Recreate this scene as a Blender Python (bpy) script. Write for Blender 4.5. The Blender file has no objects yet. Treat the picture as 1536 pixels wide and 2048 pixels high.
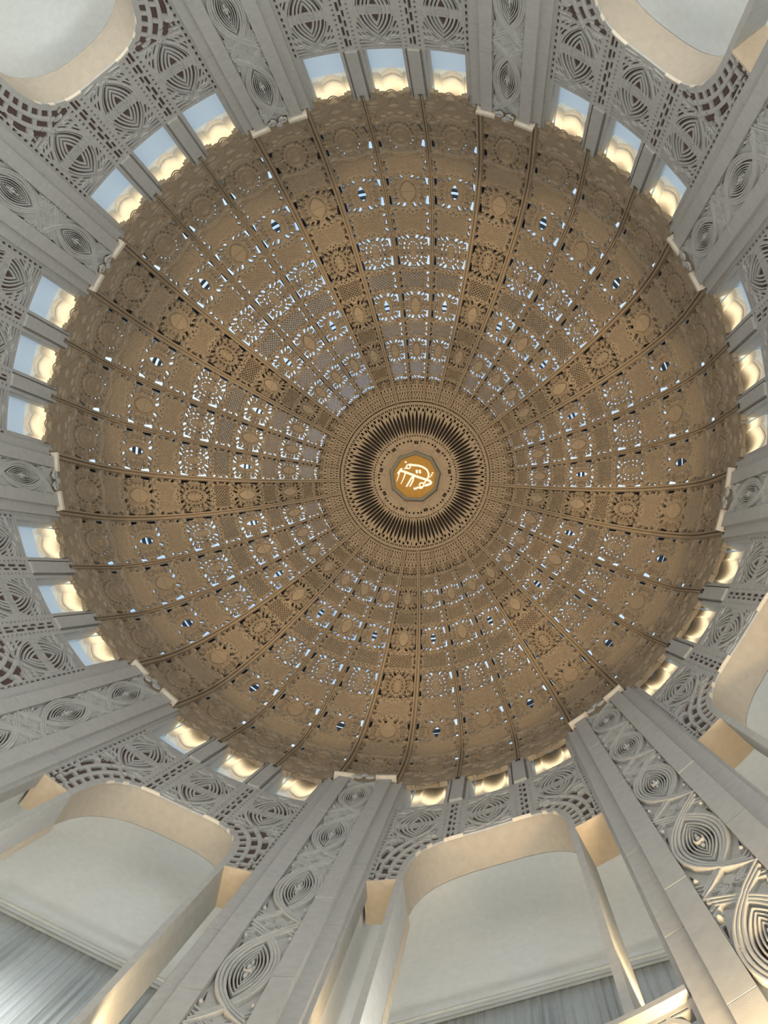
import bpy, math, random
import numpy as np
from mathutils import Matrix, Vector

# ------------------------------------------------------------------ scale and camera
S = 11.0            # radius of the hall in metres
EYE = 1.55          # camera height
TH0 = 0.037825      # rotation of the first bay about the axis
C = bpy.context.scene.collection
sc = bpy.context.scene
rad = math.radians
BAY = 40.0

cam_d = bpy.data.cameras.new('camera')
cam = bpy.data.objects.new('camera', cam_d); C.objects.link(cam)
Rm = ((0.992728, 0.0, 0.120378), (-0.008276, 0.997634, 0.068252), (-0.120093, -0.068751, 0.990379))
r_, d_, f_ = (Vector(q) for q in Rm)
mw = Matrix((r_, -d_, -f_)).transposed().to_4x4()
mw.translation = Vector((0.320063 * S, 0.405843 * S, EYE))
cam.matrix_world = mw
cam_d.sensor_fit = 'VERTICAL'; cam_d.sensor_height = 36.0; cam_d.sensor_width = 27.0
cam_d.lens = 1783.2456 / 2048 * 36.0
cam_d.clip_end = 500
sc.camera = cam

# ------------------------------------------------------------------ sky, lamps, exposure
sc.view_settings.view_transform = 'Standard'; sc.view_settings.look = 'None'
sc.view_settings.gamma = 1.0; sc.view_settings.use_curve_mapping = False
sc.view_settings.exposure = 0.0
sc.cycles.max_bounces = 7
SKY, HALL, DOME, DOME2, NICHE, GALL, UP, WARM, CURT = 1.1, 500.0, 1480.0, 190.0, 8.0, 380.0, 380.0, 420.0, 100.0

w = bpy.data.worlds.new('sky'); sc.world = w; w.use_nodes = True
nt = w.node_tree; nt.nodes.clear()
o_ = nt.nodes.new('ShaderNodeOutputWorld'); bg = nt.nodes.new('ShaderNodeBackground')
tc = nt.nodes.new('ShaderNodeTexCoord'); nz = nt.nodes.new('ShaderNodeTexNoise'); cr = nt.nodes.new('ShaderNodeValToRGB')
nz.inputs['Scale'].default_value = 3.0; nz.inputs['Detail'].default_value = 5.0
cr.color_ramp.elements[0].position = 0.36; cr.color_ramp.elements[0].color = (0.42, 0.66, 0.97, 1)
cr.color_ramp.elements[1].position = 0.6; cr.color_ramp.elements[1].color = (0.86, 0.95, 1.0, 1)
nt.links.new(tc.outputs['Generated'], nz.inputs['Vector']); nt.links.new(nz.outputs['Fac'], cr.inputs['Fac'])
nt.links.new(cr.outputs['Color'], bg.inputs['Color']); bg.inputs['Strength'].default_value = SKY
nt.links.new(bg.outputs[0], o_.inputs[0])


def pol(deg, r, z, th0=TH0):
    """bay angle, radius, height (in hall radii) -> world"""
    t = rad(deg) + th0
    return Vector((r * S * math.sin(t), -r * S * math.cos(t), z * S + EYE))


def lamp(name, kind, deg, r, z, target, power, col, **kw):
    l = bpy.data.lights.new(name, kind); l.energy = power; l.color = col
    for k, v in kw.items():
        setattr(l, k, v)
    o = bpy.data.objects.new(name, l); C.objects.link(o)
    o.location = pol(deg, r, z)
    d = pol(*target) - o.location
    o.rotation_euler = d.to_track_quat('-Z', 'Y').to_euler()
    return o


COOL = (0.93, 0.99, 0.97); AMB = (1.0, 0.72, 0.38)
SIDE = [0.55, 0.95, 1.6, 1.95, 1.8, 0.9, 0.42, 0.3, 0.4]      # strengths of the added hall fills, tuned so the upper left comes out brighter
for b in range(9):
    a = b * BAY
    # added area lamps low in the hall, standing in for unseen lower windows
    lamp('hall_fill', 'AREA', a, 1.17, 0.32, (a + 180, 0.3, 1.3), HALL * SIDE[b], (1.0, 0.94, 0.87) if SIDE[b] < 0.8 else COOL, shape='RECTANGLE', size=4.5, size_y=5.0)
    for s in (-1, 1):
        # assumed flood lamps on the ledges of the pilasters, aimed across into the dome
        lamp('assumed_ledge_flood', 'SPOT', a + 20 + s * 3.3, 0.95, 2.555, (a + 200, 0.62, 3.38), DOME2, AMB, spot_size=rad(58), spot_blend=0.5, shadow_soft_size=0.12)
        lamp('assumed_ledge_spot', 'SPOT', a + 20 + s * 3.5, 0.95, 2.545, (a + 200, 0.84, 3.25), DOME, AMB, spot_size=rad(27), spot_blend=0.35, shadow_soft_size=0.10)
        # assumed warm lamps in the side slots of the gallery
        lamp('assumed_gallery_lamp', 'SPOT', a + s * 11.6, 1.05, 1.12, (a + s * 11.4, 1.04, 2.0), GALL, AMB, spot_size=rad(70), spot_blend=0.6, shadow_soft_size=0.15)
    for k in (-9.77, 0, 9.77):
        # assumed lamps hidden behind the lip of the dome, lighting the brackets
        lamp('assumed_niche_lamp', 'AREA', a + k, 1.013, 2.565, (a + k, 1.06, 2.56), NICHE, (1.0, 0.84, 0.58), shape='RECTANGLE', size=1.7, size_y=0.7)
    for k in (-9.77, 0, 9.77):
        # added fill lamps on the sills, shining up to even out the brackets
        lamp('sill_fill', 'AREA', a + k, 1.028, 2.292, (a + k, 1.046, 2.5), 2.6, (1.0, 0.82, 0.54), shape='RECTANGLE', size=1.7, size_y=0.2, spread=rad(70))
    # added fill lamp behind the balustrade, brightening the gallery walls
    lamp('gallery_fill', 'AREA', a, 1.04, 0.95, (a, 1.20, 2.0), UP * (0.85 if b == 5 else 1.0), (1.0, 0.98, 0.92), shape='RECTANGLE', size=3.2, size_y=0.5)
    # assumed uplight at the foot of each pilaster
    lamp('assumed_pilaster_uplight', 'SPOT', a + 20 + 3.6, 0.953, 0.66, (a + 20, 0.98, 1.4), WARM * (0.6, 0.6, 0.6, 6.5, 2.2, 0.8, 0.6, 0.6, 0.6)[b], AMB, spot_size=rad(60), spot_blend=0.8, shadow_soft_size=0.2)
    # daylight behind the gallery curtains, assumed in every bay but the lower left
    lamp('curtain_daylight', 'AREA', a + (5 if b == 5 else 0), 1.36, 1.34 if b == 5 else 1.12, (a + (5 if b == 5 else 0), 1.0, 1.34 if b == 5 else 1.12), CURT * (1, 1, 1, 0.5, 0.5, 3.0, 1, 1, 1)[b], (0.85, 0.93, 1.0), shape='RECTANGLE', size=3.0, size_y=3.6)


# ------------------------------------------------------------------ materials
def mat(name, col, rough=0.85, vary=0.06, scale=6.0, bump=0.15, bscale=60.0, metal=0.0, trans=0.0, emit=0.0):
    m = bpy.data.materials.new(name); m.use_nodes = True
    n = m.node_tree; b = n.nodes['Principled BSDF']
    b.inputs['Roughness'].default_value = rough; b.inputs['Metallic'].default_value = metal
    tc = n.nodes.new('ShaderNodeTexCoord'); t = n.nodes.new('ShaderNodeTexNoise')
    t.inputs['Scale'].default_value = scale; t.inputs['Detail'].default_value = 4.0
    r = n.nodes.new('ShaderNodeValToRGB')
    r.color_ramp.elements[0].position = 0.3; r.color_ramp.elements[1].position = 0.7
    r.color_ramp.elements[0].color = (*[max(0, c * (1 - vary)) for c in col], 1)
    r.color_ramp.elements[1].color = (*[min(1, c * (1 + vary)) for c in col], 1)
    n.links.new(tc.outputs['Object'], t.inputs['Vector']); n.links.new(t.outputs['Fac'], r.inputs['Fac'])
    n.links.new(r.outputs['Color'], b.inputs['Base Color'])
    if bump:
        t2 = n.nodes.new('ShaderNodeTexNoise'); t2.inputs['Scale'].default_value = bscale
        bp = n.nodes.new('ShaderNodeBump'); bp.inputs['Strength'].default_value = bump; bp.inputs['Distance'].default_value = 0.01
        n.links.new(tc.outputs['Object'], t2.inputs['Vector']); n.links.new(t2.outputs['Fac'], bp.inputs['Height'])
        n.links.new(bp.outputs['Normal'], b.inputs['Normal'])
    if emit:
        n.links.new(r.outputs['Color'], b.inputs['Emission Color']); b.inputs['Emission Strength'].default_value = emit
    if trans:
        o = n.nodes['Material Output']; tr = n.nodes.new('ShaderNodeBsdfTranslucent'); mx = n.nodes.new('ShaderNodeMixShader')
        mx.inputs[0].default_value = trans; tr.inputs['Color'].default_value = (*col, 1)
        n.links.new(b.outputs[0], mx.inputs[1]); n.links.new(tr.outputs[0], mx.inputs[2]); n.links.new(mx.outputs[0], o.inputs[0])
    return m


M = {
    'stone': mat('grey_cast_stone', (0.50, 0.49, 0.465)),
    'stone2': mat('grey_cast_stone_pale', (0.53, 0.52, 0.49)),
    'dome': mat('tan_cast_stone', (0.375, 0.295, 0.205)),
    'back': mat('brown_backing', (0.125, 0.08, 0.068), vary=0.12),
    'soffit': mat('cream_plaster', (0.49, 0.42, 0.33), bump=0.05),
    'slot': mat('cream_plaster_lit', (0.66, 0.56, 0.43), bump=0.05),  # same plaster as the soffit, lightened for the lamp light in the slots
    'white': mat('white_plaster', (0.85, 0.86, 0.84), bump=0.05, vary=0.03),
    'niche': mat('pale_blue_plaster', (0.72, 0.80, 0.86), bump=0.0, vary=0.02),
    'pane': mat('frosted_glass', (0.80, 0.84, 0.86), bump=0.0, vary=0.02, trans=0.7),
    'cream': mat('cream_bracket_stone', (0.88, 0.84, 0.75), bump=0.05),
    'ledge': mat('lit_ledge_stone', (0.74, 0.66, 0.54)),  # stone with warm light put into its base colour
    'steelbrown': mat('dark_brown_shell', (0.045, 0.034, 0.026), vary=0.1),
    'shellrib': mat('brown_outer_stone', (0.20, 0.15, 0.11), vary=0.12),
    'steel': mat('dark_painted_steel', (0.02, 0.03, 0.05), rough=0.5, bump=0.0),
    'gold': mat('gilded_plaque', (0.42, 0.22, 0.035), rough=0.7, vary=0.08, bump=0.05, emit=0.06),  # faint glow added to brighten the gilding
    'script': mat('ivory_lettering', (0.95, 0.92, 0.78), bump=0.0, vary=0.02, emit=0.35),  # glow added so the letters come out brighter than their lighting
    'frame': mat('grey_plaque_frame', (0.20, 0.195, 0.16)),
    'curtain': mat('grey_curtain_cloth', (0.36, 0.36, 0.33), bump=0.1, trans=0.4),
    'rod': mat('grey_rod', (0.42, 0.43, 0.40), rough=0.6),
    'floor': mat('pale_stone_floor', (0.50, 0.45, 0.39)),
}
gm = bpy.data.materials.new('thin_glass'); gm.use_nodes = True
g = gm.node_tree; g.nodes.clear()
go = g.nodes.new('ShaderNodeOutputMaterial'); gt = g.nodes.new('ShaderNodeBsdfTransparent'); gg = g.nodes.new('ShaderNodeBsdfGlossy')
gx = g.nodes.new('ShaderNodeMixShader'); gx.inputs[0].default_value = 0.06; gg.inputs['Roughness'].default_value = 0.1
gt.inputs['Color'].default_value = (0.94, 0.98, 1.0, 1)
g.links.new(gt.outputs[0], gx.inputs[1]); g.links.new(gg.outputs[0], gx.inputs[2]); g.links.new(gx.outputs[0], go.inputs[0])
M['glass'] = gm


# ------------------------------------------------------------------ mesh helpers
def raw_mesh(name, V, polys, m, smooth=False):
    """polys: list of (n,k) int arrays"""
    me = bpy.data.meshes.new(name)
    V = np.asarray(V, np.float32)
    me.vertices.add(len(V)); me.vertices.foreach_set('co', V.ravel())
    polys = [np.asarray(p, np.int32) for p in polys if len(p)]
    tot = np.concatenate([np.full(len(p), p.shape[1], np.int32) for p in polys])
    idx = np.concatenate([p.ravel() for p in polys])
    me.loops.add(len(idx)); me.loops.foreach_set('vertex_index', idx)
    me.polygons.add(len(tot))
    me.polygons.foreach_set('loop_start', np.concatenate([[0], np.cumsum(tot)[:-1]]).astype(np.int32))
    me.polygons.foreach_set('loop_total', tot)
    me.polygons.foreach_set('use_smooth', np.full(len(tot), bool(smooth)))
    me.materials.append(M[m]); me.update(calc_edges=True)
    return me


class MB:
    """collects shapes into one mesh"""
    def __init__(s): s.v = []; s.q = []; s.t = []; s.n = 0
    def add(s, V, quads=(), tris=()):
        V = [tuple(p) for p in V]; s.v += V
        s.q += [tuple(i + s.n for i in f) for f in quads]; s.t += [tuple(i + s.n for i in f) for f in tris]
        s.n += len(V)
    def cbox(s, d0, d1, r0, r1, z0, z1, n=None):
        """block in (bay degrees, radius, height), curved with the wall"""
        n = n or max(1, int(abs(d1 - d0) / 1.5)); V = []
        for i in range(n + 1):
            d = d0 + (d1 - d0) * i / n
            for r, z in ((r0, z0), (r1, z0), (r1, z1), (r0, z1)):
                V.append(pol(d, r, z, 0))
        Q = [(0, 1, 2, 3), (4 * n, 4 * n + 3, 4 * n + 2, 4 * n + 1)]
        for i in range(n):
            for k in range(4):
                Q.append((4 * i + k, 4 * i + (k + 1) % 4, 4 * i + 4 + (k + 1) % 4, 4 * i + 4 + k))
        s.add(V, Q)
    def grid(s, P, closed=False):
        n, m = len(P), len(P[0]); V = [p for row in P for p in row]; Q = []
        for i in range(n - 1):
            for j in range(m if closed else m - 1):
                Q.append((i * m + j, i * m + (j + 1) % m, (i + 1) * m + (j + 1) % m, (i + 1) * m + j))
        s.add(V, Q)
    def mesh(s, name, m, smooth=False):
        return raw_mesh(name, s.v, [np.array(s.q, np.int32).reshape(-1, 4), np.array(s.t, np.int32).reshape(-1, 3)], m, smooth)


def lace(name, xs, ys, F, H, mp, depth, m, wall_edges=True):
    """relief mesh of a perforated slab: kept where F > 0, raised by H, extruded by depth; mp(x, y, out) -> world"""
    nx, ny = len(xs), len(ys); N = nx * ny
    X, Y = np.meshgrid(xs, ys); P = np.stack([X.ravel(), Y.ravel(), H.ravel()], 1); f = F.ravel().copy()
    f[np.abs(f) < 1e-4] = 1e-4
    i, j = np.meshgrid(np.arange(nx - 1), np.arange(ny - 1)); a = (j * nx + i).ravel(); b, c, d = a + 1, a + nx + 1, a + nx
    alt = ((i + j) % 2 == 0).ravel()
    T = np.concatenate([np.stack([a, b, c], 1)[alt], np.stack([a, c, d], 1)[alt], np.stack([a, b, d], 1)[~alt], np.stack([b, c, d], 1)[~alt]])
    ins = f[T] > 0; cnt = ins.sum(1)
    full = T[cnt == 3]
    pairs = []
    def roll(T_, k): return np.take_along_axis(T_, (np.arange(3)[None] + k[:, None]) % 3, 1)
    T1 = T[cnt == 1]; T1 = roll(T1, ins[cnt == 1].argmax(1))
    T2 = T[cnt == 2]; T2 = roll(T2, (~ins[cnt == 2]).argmax(1))
    def key(p, q): return np.minimum(p, q).astype(np.int64) * N + np.maximum(p, q)
    k1, k2 = key(T1[:, 0], T1[:, 1]), key(T1[:, 0], T1[:, 2])
    k3, k4 = key(T2[:, 0], T2[:, 1]), key(T2[:, 0], T2[:, 2])
    U, inv = np.unique(np.concatenate([k1, k2, k3, k4]), return_inverse=True)
    p, q = U // N, U % N; t = (f[p] / (f[p] - f[q]))[:, None]
    E = P[p] * (1 - t) + P[q] * t
    inv = inv + N; n1, n2 = len(k1), len(k3)
    e1, e2, e3, e4 = inv[:n1], inv[n1:2 * n1], inv[2 * n1:2 * n1 + n2], inv[2 * n1 + n2:]
    tris = [full, np.stack([T1[:, 0], e1, e2], 1), np.stack([e3, T2[:, 1], T2[:, 2]], 1), np.stack([e3, T2[:, 2], e4], 1)]
    seg = [np.stack([e1, e2], 1), np.stack([e4, e3], 1)]
    if wall_edges:
        g_ = np.arange(N).reshape(ny, nx)
        for row in (g_[0], g_[-1], g_[:, 0], g_[:, -1]):
            s_ = np.stack([row[:-1], row[1:]], 1); seg.append(s_[(f[s_] > 0).all(1)])
    seg = np.concatenate(seg); A = np.concatenate([P, E])
    n0 = len(A); su, si = np.unique(seg, return_inverse=True); si = si.reshape(seg.shape) + n0
    B = A[su].copy(); Bd = np.full(len(su), depth)
    V = np.concatenate([mp(A[:, 0], A[:, 1], -A[:, 2]), mp(B[:, 0], B[:, 1], Bd)])
    Q = np.stack([seg[:, 0], seg[:, 1], si[:, 1], si[:, 0]], 1)
    tr = np.concatenate(tris); used = np.zeros(len(V), bool); used[tr.ravel()] = 1; used[Q.ravel()] = 1
    re = np.cumsum(used) - 1
    return raw_mesh(name, V[used], [re[tr], re[Q]], m)


def seg_d(X, Y, x0, y0, x1, y1):
    dx, dy = x1 - x0, y1 - y0; L = dx * dx + dy * dy + 1e-12
    t = np.clip(((X - x0) * dx + (Y - y0) * dy) / L, 0, 1)
    return np.hypot(X - x0 - t * dx, Y - y0 - t * dy), t


def path_d(X, Y, pts):
    D = np.full(X.shape, 1e9)
    for (x0, y0), (x1, y1) in zip(pts[:-1], pts[1:]):
        D = np.minimum(D, seg_d(X, Y, x0, y0, x1, y1)[0])
    return D


def vesica(X, Y, w, t):
    R_ = (w * w + t * t) / (2 * w); return np.hypot(np.abs(X) + R_ - w, Y) - R_


class Lace2D:
    """strap-work canvas: F > 0 is stone, H is relief height"""
    def __init__(s, X, Y, solid=False): s.X, s.Y = X, Y; s.F = np.full(X.shape, 1.0 if solid else -1.0); s.H = np.zeros(X.shape)
    def strap(s, pts, wd, h=0.0, d=None, groove=True):
        D = path_d(s.X, s.Y, pts) if d is None else d
        s.F = np.maximum(s.F, wd - D)
        q = np.clip(1 - (D / wd) ** 4, 0, 1); p = h * np.sqrt(q)
        s.H = np.where(D < wd, np.maximum(p, h * 0.25), np.where((D < wd * 1.5) & groove, np.minimum(s.H, 0.0), s.H))
    def hole(s, D): s.F = np.minimum(s.F, D)
    def cap(s, x0, y0, x1, y1, r0, r1=None):
        D, t = seg_d(s.X, s.Y, x0, y0, x1, y1); r1 = r0 if r1 is None else r1
        s.hole(D - (r0 + (r1 - r0) * t))
    def rect(s, x, y, a, b): s.hole(np.maximum(np.abs(s.X - x) - a, np.abs(s.Y - y) - b))
    def bump(s, x, y, rx, ry, h):
        q = ((s.X - x) / rx) ** 2 + ((s.Y - y) / ry) ** 2
        s.H = np.where(q < 1, np.maximum(s.H, h * np.sqrt(np.clip(1 - q, 0, 1))), s.H)
        s.F = np.maximum(s.F, (1 - np.sqrt(q)) * min(rx, ry))


# ------------------------------------------------------------------ object helpers
def tag(o, label=None, cat=None, group=None, kind=None):
    for k, v in (('label', label), ('category', cat), ('group', group), ('kind', kind)):
        if v: o[k] = v
    return o


def thing(name, deg=0.0, base=(0, 0), label=None, cat=None, group=None, kind=None):
    """Empty at (radius, height) base of a thing built in the first bay's frame and turned by deg"""
    o = bpy.data.objects.new(name, None); C.objects.link(o); o.empty_display_size = 0.3
    o.location = pol(deg, base[0], base[1]); o.rotation_euler = (0, 0, rad(deg) + TH0)
    o['_b'] = 0; b0 = pol(0, base[0], base[1], 0); del o['_b']
    OFF[o.name] = -Vector(b0)
    return tag(o, label, cat, group, kind)


OFF = {}


def part(name, me, parent, label=None, kind=None, rz=0.0, sub=False):
    o = bpy.data.objects.new(name, me); C.objects.link(o); o.parent = parent
    if not sub:
        o.location = OFF[parent.name]
    if rz:
        o.rotation_euler = (0, 0, rz)
    return tag(o, label, kind=kind)


WHERE = ['top', 'upper_right', 'right', 'lower_right', 'bottom', 'lower_left', 'left_below', 'left', 'upper_left']
WORDS = ['top centre', 'upper right', 'right edge', 'lower right', 'bottom right of centre', 'lower left', 'left edge below the middle', 'left edge above the middle', 'upper left']
BETW = ['right of the top centre', 'at the upper right', 'at the right edge', 'at the bottom right corner', 'at the bottom left of centre', 'at the lower left', 'at the left edge', 'at the upper left', 'left of the top centre']
D1 = math.pi / 180        # one degree of wall in hall radii

# ================================================================== SETTING: floor and lower walls
fl = MB(); fl.add([pol(d, 1.4, -0.141, 0) for d in range(0, 360, 10)] + [pol(0, 0, -0.141, 0)], tris=[(i, (i + 1) % 36, 36) for i in range(36)])
o = bpy.data.objects.new('floor', fl.mesh('floor', 'floor')); C.objects.link(o); tag(o, 'pale stone floor of the round hall, below the frame', 'floor', kind='structure')

# ---- the lace wall of one bay, in degrees: x across, y up from the row of eyes
ZE, ZS, ZB = 2.118, 2.285, 1.745     # eyes, sill, underside of the lace
YS, YB = (ZS - ZE) / D1, (ZB - ZE) / D1
AW, AH, AN = 9.6, 0.245, 3.1         # arch half width in degrees, rise, roundness
ZA = 1.73


def arch_z(x, grow=0.0):
    q = np.clip(np.abs(x) / (AW + grow), 0, 1); return ZA + (AH + grow * D1) * (1 - q ** AN) ** (1 / AN)


def bay_map(x, y, out):
    t = x * D1; r = (1.0 + out) * S
    return np.stack([r * np.sin(t), -r * np.cos(t), (ZE + y * D1) * S + EYE], -1)


xs = np.linspace(-13.62, 13.62, 322); ys = np.linspace(YB, YS, 366)
X, Y = np.meshgrid(xs, ys); L = Lace2D(X, Y, True)
XA = np.abs(X)
# distance to the arch edge (positive inside the wall)
u = XA / AW; vv = np.clip((Y * D1 + ZE - ZA) / AH, 0, None)
e = (u ** AN + vv ** AN) ** (1 / AN); AD = (e - 1) * 9.0 * np.where(u > vv, 1.05, 1.0)
ANG = np.arctan2(vv, u)
H = np.zeros_like(X)
for cx in (-9.8, 0, 9.8):
    x = X - cx; y = Y
    zone = np.abs(x) < 3.45
    v = -vesica(x, y * 0.98, 2.95, 6.9)      # inside distance to the outer strap
    # slots that fan out from the crossing towards the sill and towards the arch, and beside the eye
    fan = np.ones_like(x); ax_, ay_ = np.abs(x), np.abs(y)
    for x0, y0, x1, y1, r0, r1 in ((0.95, 7.42, 2.95, 7.16, 0.15, 0.28), (1.0, 8.10, 2.95, 8.02, 0.18, 0.29), (0.85, 8.80, 2.95, 8.86, 0.15, 0.24)):
        dd_, tt_ = seg_d(ax_, ay_, x0, y0, x1, y1); fan = np.minimum(fan, np.maximum(dd_ - (r0 + (r1 - r0) * tt_), ax_ - 3.12))
    for b0, b1 in ((0.12, 0.40), (0.66, 0.94), (1.20, 1.50)):            # slots that run along the strap of the eye
        fan = np.minimum(fan, np.maximum.reduce([b0 + v, -v - b1, ax_ - 3.08, 2.6 - ay_, ay_ - 6.55, 0.35 - np.abs(ay_ - 4.75)]))
    for x0, y0 in ((0.0, 6.1), (0.34, 6.62), (0.0, 7.2), (0.62, 7.0)):
        fan = np.minimum(fan, np.maximum(np.abs(ax_ - x0), np.abs(ay_ - y0)) - 0.1)
    fan = np.minimum(fan, np.maximum.reduce([0.27 - v, v - 0.40, 1.25 - ay_]))
    L.F = np.where(zone, np.minimum(L.F, fan), L.F)
    # nested rings of the eye
    ring = np.ones_like(x)
    for a0, a1 in ((0.60, 0.95), (1.24, 1.48), (1.78, 2.0)):
        ring = np.minimum(ring, np.maximum(a0 - v, v - a1))
    ring = np.minimum(ring, 2.33 - v)
    bar = np.abs(y) < 0.95
    ring = np.where(bar, np.maximum(ring, 0.3), ring)
    for yb in (-0.5, 0.0, 0.5):
        ring = np.minimum(ring, np.maximum(np.abs(y - yb) - 0.09, np.abs(x) - 1.15))
    ring = np.maximum(ring, 0.25 - np.abs(np.abs(x) - (6.9 - np.abs(y)) * 0.35)) if 0 else ring
    L.F = np.where(zone & (v > 0), np.minimum(L.F, ring), L.F)
    # relief
    for a0, wd, hh in ((0.3, 0.3, 0.006), (1.1, 0.2, 0.004), (1.66, 0.17, 0.004), (2.16, 0.17, 0.004)):
        H = np.where(zone, np.maximum(H, hh * np.sqrt(np.clip(1 - ((v - a0) / wd) ** 2, 0, 1))), H)
    for sy in (1, -1):
        for sx in (1, -1):
            D = path_d(x, y, [(sx * 0.2, sy * 6.0), (sx * 0.8, sy * 7.0), (sx * 1.7, sy * 7.5), (sx * 3.0, sy * 7.3)])
            H = np.where(zone, np.maximum(H, 0.006 * np.sqrt(np.clip(1 - (D / 0.24) ** 2, 0, 1))), H)
            lf = np.sqrt(((x - sx * 2.3) / 0.75) ** 2 + ((y - sy * 6.35) / 0.36) ** 2)
            H = np.where(zone & (lf < 1), np.maximum(H, 0.006 * np.sqrt(np.clip(1 - ((lf - 0.75) / 0.25) ** 2, 0, 1))), H)
            L.F = np.where(zone & (np.abs(lf - 0.82) < 0.2), np.maximum(L.F, 0.07), L.F)
        bo = np.hypot(x, y - 8.6); H = np.where(zone & (bo < 0.62), 0.006 * np.sqrt(np.clip(1 - ((bo - 0.45) / 0.2) ** 2, 0.05, 1)), H)
        hb = 9.0 if sy < 0 else np.minimum(np.hypot(np.abs(x) - 0.22, y - sy * 8.4), np.hypot(x, y - sy * 8.95)) - 0.1
        L.F = np.where(zone, np.minimum(L.F, hb), L.F)
L.H = H * 0.4
# dotted bands between the eyes
for s in (-1, 1):
    for cx, hw, per, duty in ((3.85, 0.17, 1.05, 0.45), (4.62, 0.16, 2.4, 0.72), (5.22, 0.2, 2.9, 0.8), (5.95, 0.17, 1.15, 0.5)):
        ph = np.abs(((Y + cx * 3.3) / per) % 1 - 0.5) * per - duty * per / 2
        L.hole(np.maximum(np.maximum(np.abs(X - s * cx) - hw, ph), -(YS - 0.5 - Y)))
# spandrels: bands that follow the arch
side = np.maximum(6.6 - XA, 0)
sp = (Y < -6.9) & (XA > 6.3)
for a0, a1, per, duty in ((0.72, 1.45, 0.115, 0.66), (1.95, 2.65, 0.16, 0.74), (3.15, 3.85, 0.2, 0.7)):
    q = np.maximum(a0 - AD, AD - a1)
    ph = (np.abs((ANG / per) % 1 - 0.5) - duty / 2) * per * 9.0
    L.F = np.where(sp, np.minimum(L.F, np.maximum(np.maximum(q, ph), XA - 13.0)), L.F)
    rd = np.abs(AD - a1 - 0.28)
    L.H = np.where(sp & (rd < 0.26), 0.0025 * np.sqrt(np.clip(1 - (rd / 0.26) ** 2, 0, 1)), L.H)
for (cx, cy, a, b) in ((11.6, -10.2, 1.0, 0.55), (10.4, -9.1, 0.8, 0.5), (12.3, -11.8, 0.55, 0.75), (12.2, -8.6, 0.8, 0.4), (8.6, -9.0, 0.6, 0.4)):
    q = (np.sqrt(((XA - cx) / a) ** 2 + ((Y - cy) / b) ** 2) - 1) * min(a, b)
    rg = np.minimum(np.abs(q - 0.15) - 0.12, 9)
    L.F = np.where(AD > 3.9, np.minimum(L.F, np.maximum(q, 0.12 - np.abs(XA - cx - (Y - cy) * 0.8))), L.F)
    L.H = np.where((np.abs(q - 0.25) < 0.22) & (AD > 3.4), 0.0025, L.H)
# meander at the foot of the spandrel
for (cx, cy, a, b) in ((12.75, -20.4, 0.42, 0.5), (11.55, -20.7, 0.5, 0.3), (12.3, -18.9, 0.85, 0.22), (11.3, -19.4, 0.3, 0.3), (12.75, -17.6, 0.25, 0.55), (12.0, -17.3, 0.25, 0.4), (12.75, -15.9, 0.22, 0.5), (12.0, -15.4, 0.22, 0.5)):
    L.rect(cx, cy, a, b); L.rect(-cx, cy, a, b)
# edge beads next to the pilasters
ph = np.abs((Y / 1.5) % 1 - 0.5) * 1.5 - 0.5
L.hole(np.maximum(np.abs(XA - 13.35) - 0.16, ph))
L.F = np.where(XA < AW + 1.2, np.maximum(L.F, 0.42 - AD), L.F)
L.F = np.maximum(L.F, Y - (YS - 0.32))
L.hole( np.where(XA < AW + 1.5, (e - 1) * 9.0, 9.0))      # the arch opening
joint_y = 0.0
BAYPARTS = []
for (x0, x1) in ((-13.62, -4.9), (-4.9, 4.9), (4.9, 13.62)):
    for (y0, y1) in ((YB, joint_y), (joint_y, YS)):
        i0, i1 = np.searchsorted(xs, x0 - 1e-6), min(np.searchsorted(xs, x1 - 1e-6), len(xs) - 1)
        j0, j1 = np.searchsorted(ys, y0 - 1e-6), min(np.searchsorted(ys, y1 - 1e-6), len(ys) - 1)
        sl = (slice(j0, j1 + 1), slice(i0, i1 + 1))
        gx, gy = xs[i0:i1 + 1].copy(), ys[j0:j1 + 1].copy()
        if x0 > -13: gx[0] += 0.012
        if x1 < 13: gx[-1] -= 0.012
        if y0 > YB: gy[0] += 0.012
        if y1 < YS: gy[-1] -= 0.012
        BAYPARTS.append(('lace_panel', lace('lace_panel', gx, gy, L.F[sl], L.H[sl], bay_map, 0.0042, 'stone'), None))

# backing behind the lace, cut by the arch, with its thickness and soffits
def solid_bay(name, r, m, x1=13.9, top=ZS, grow=0.25):
    mb = MB(); n = 72; P = []
    for i in range(n + 1):
        x = -x1 + 2 * x1 * i / n
        zb = float(arch_z(x, grow)) if abs(x) < AW + grow else ZB + 0.004
        P.append([pol(x, r, zb, 0), pol(x, r, top, 0)])
    mb.grid(P); return mb.mesh(name, m)


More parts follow.
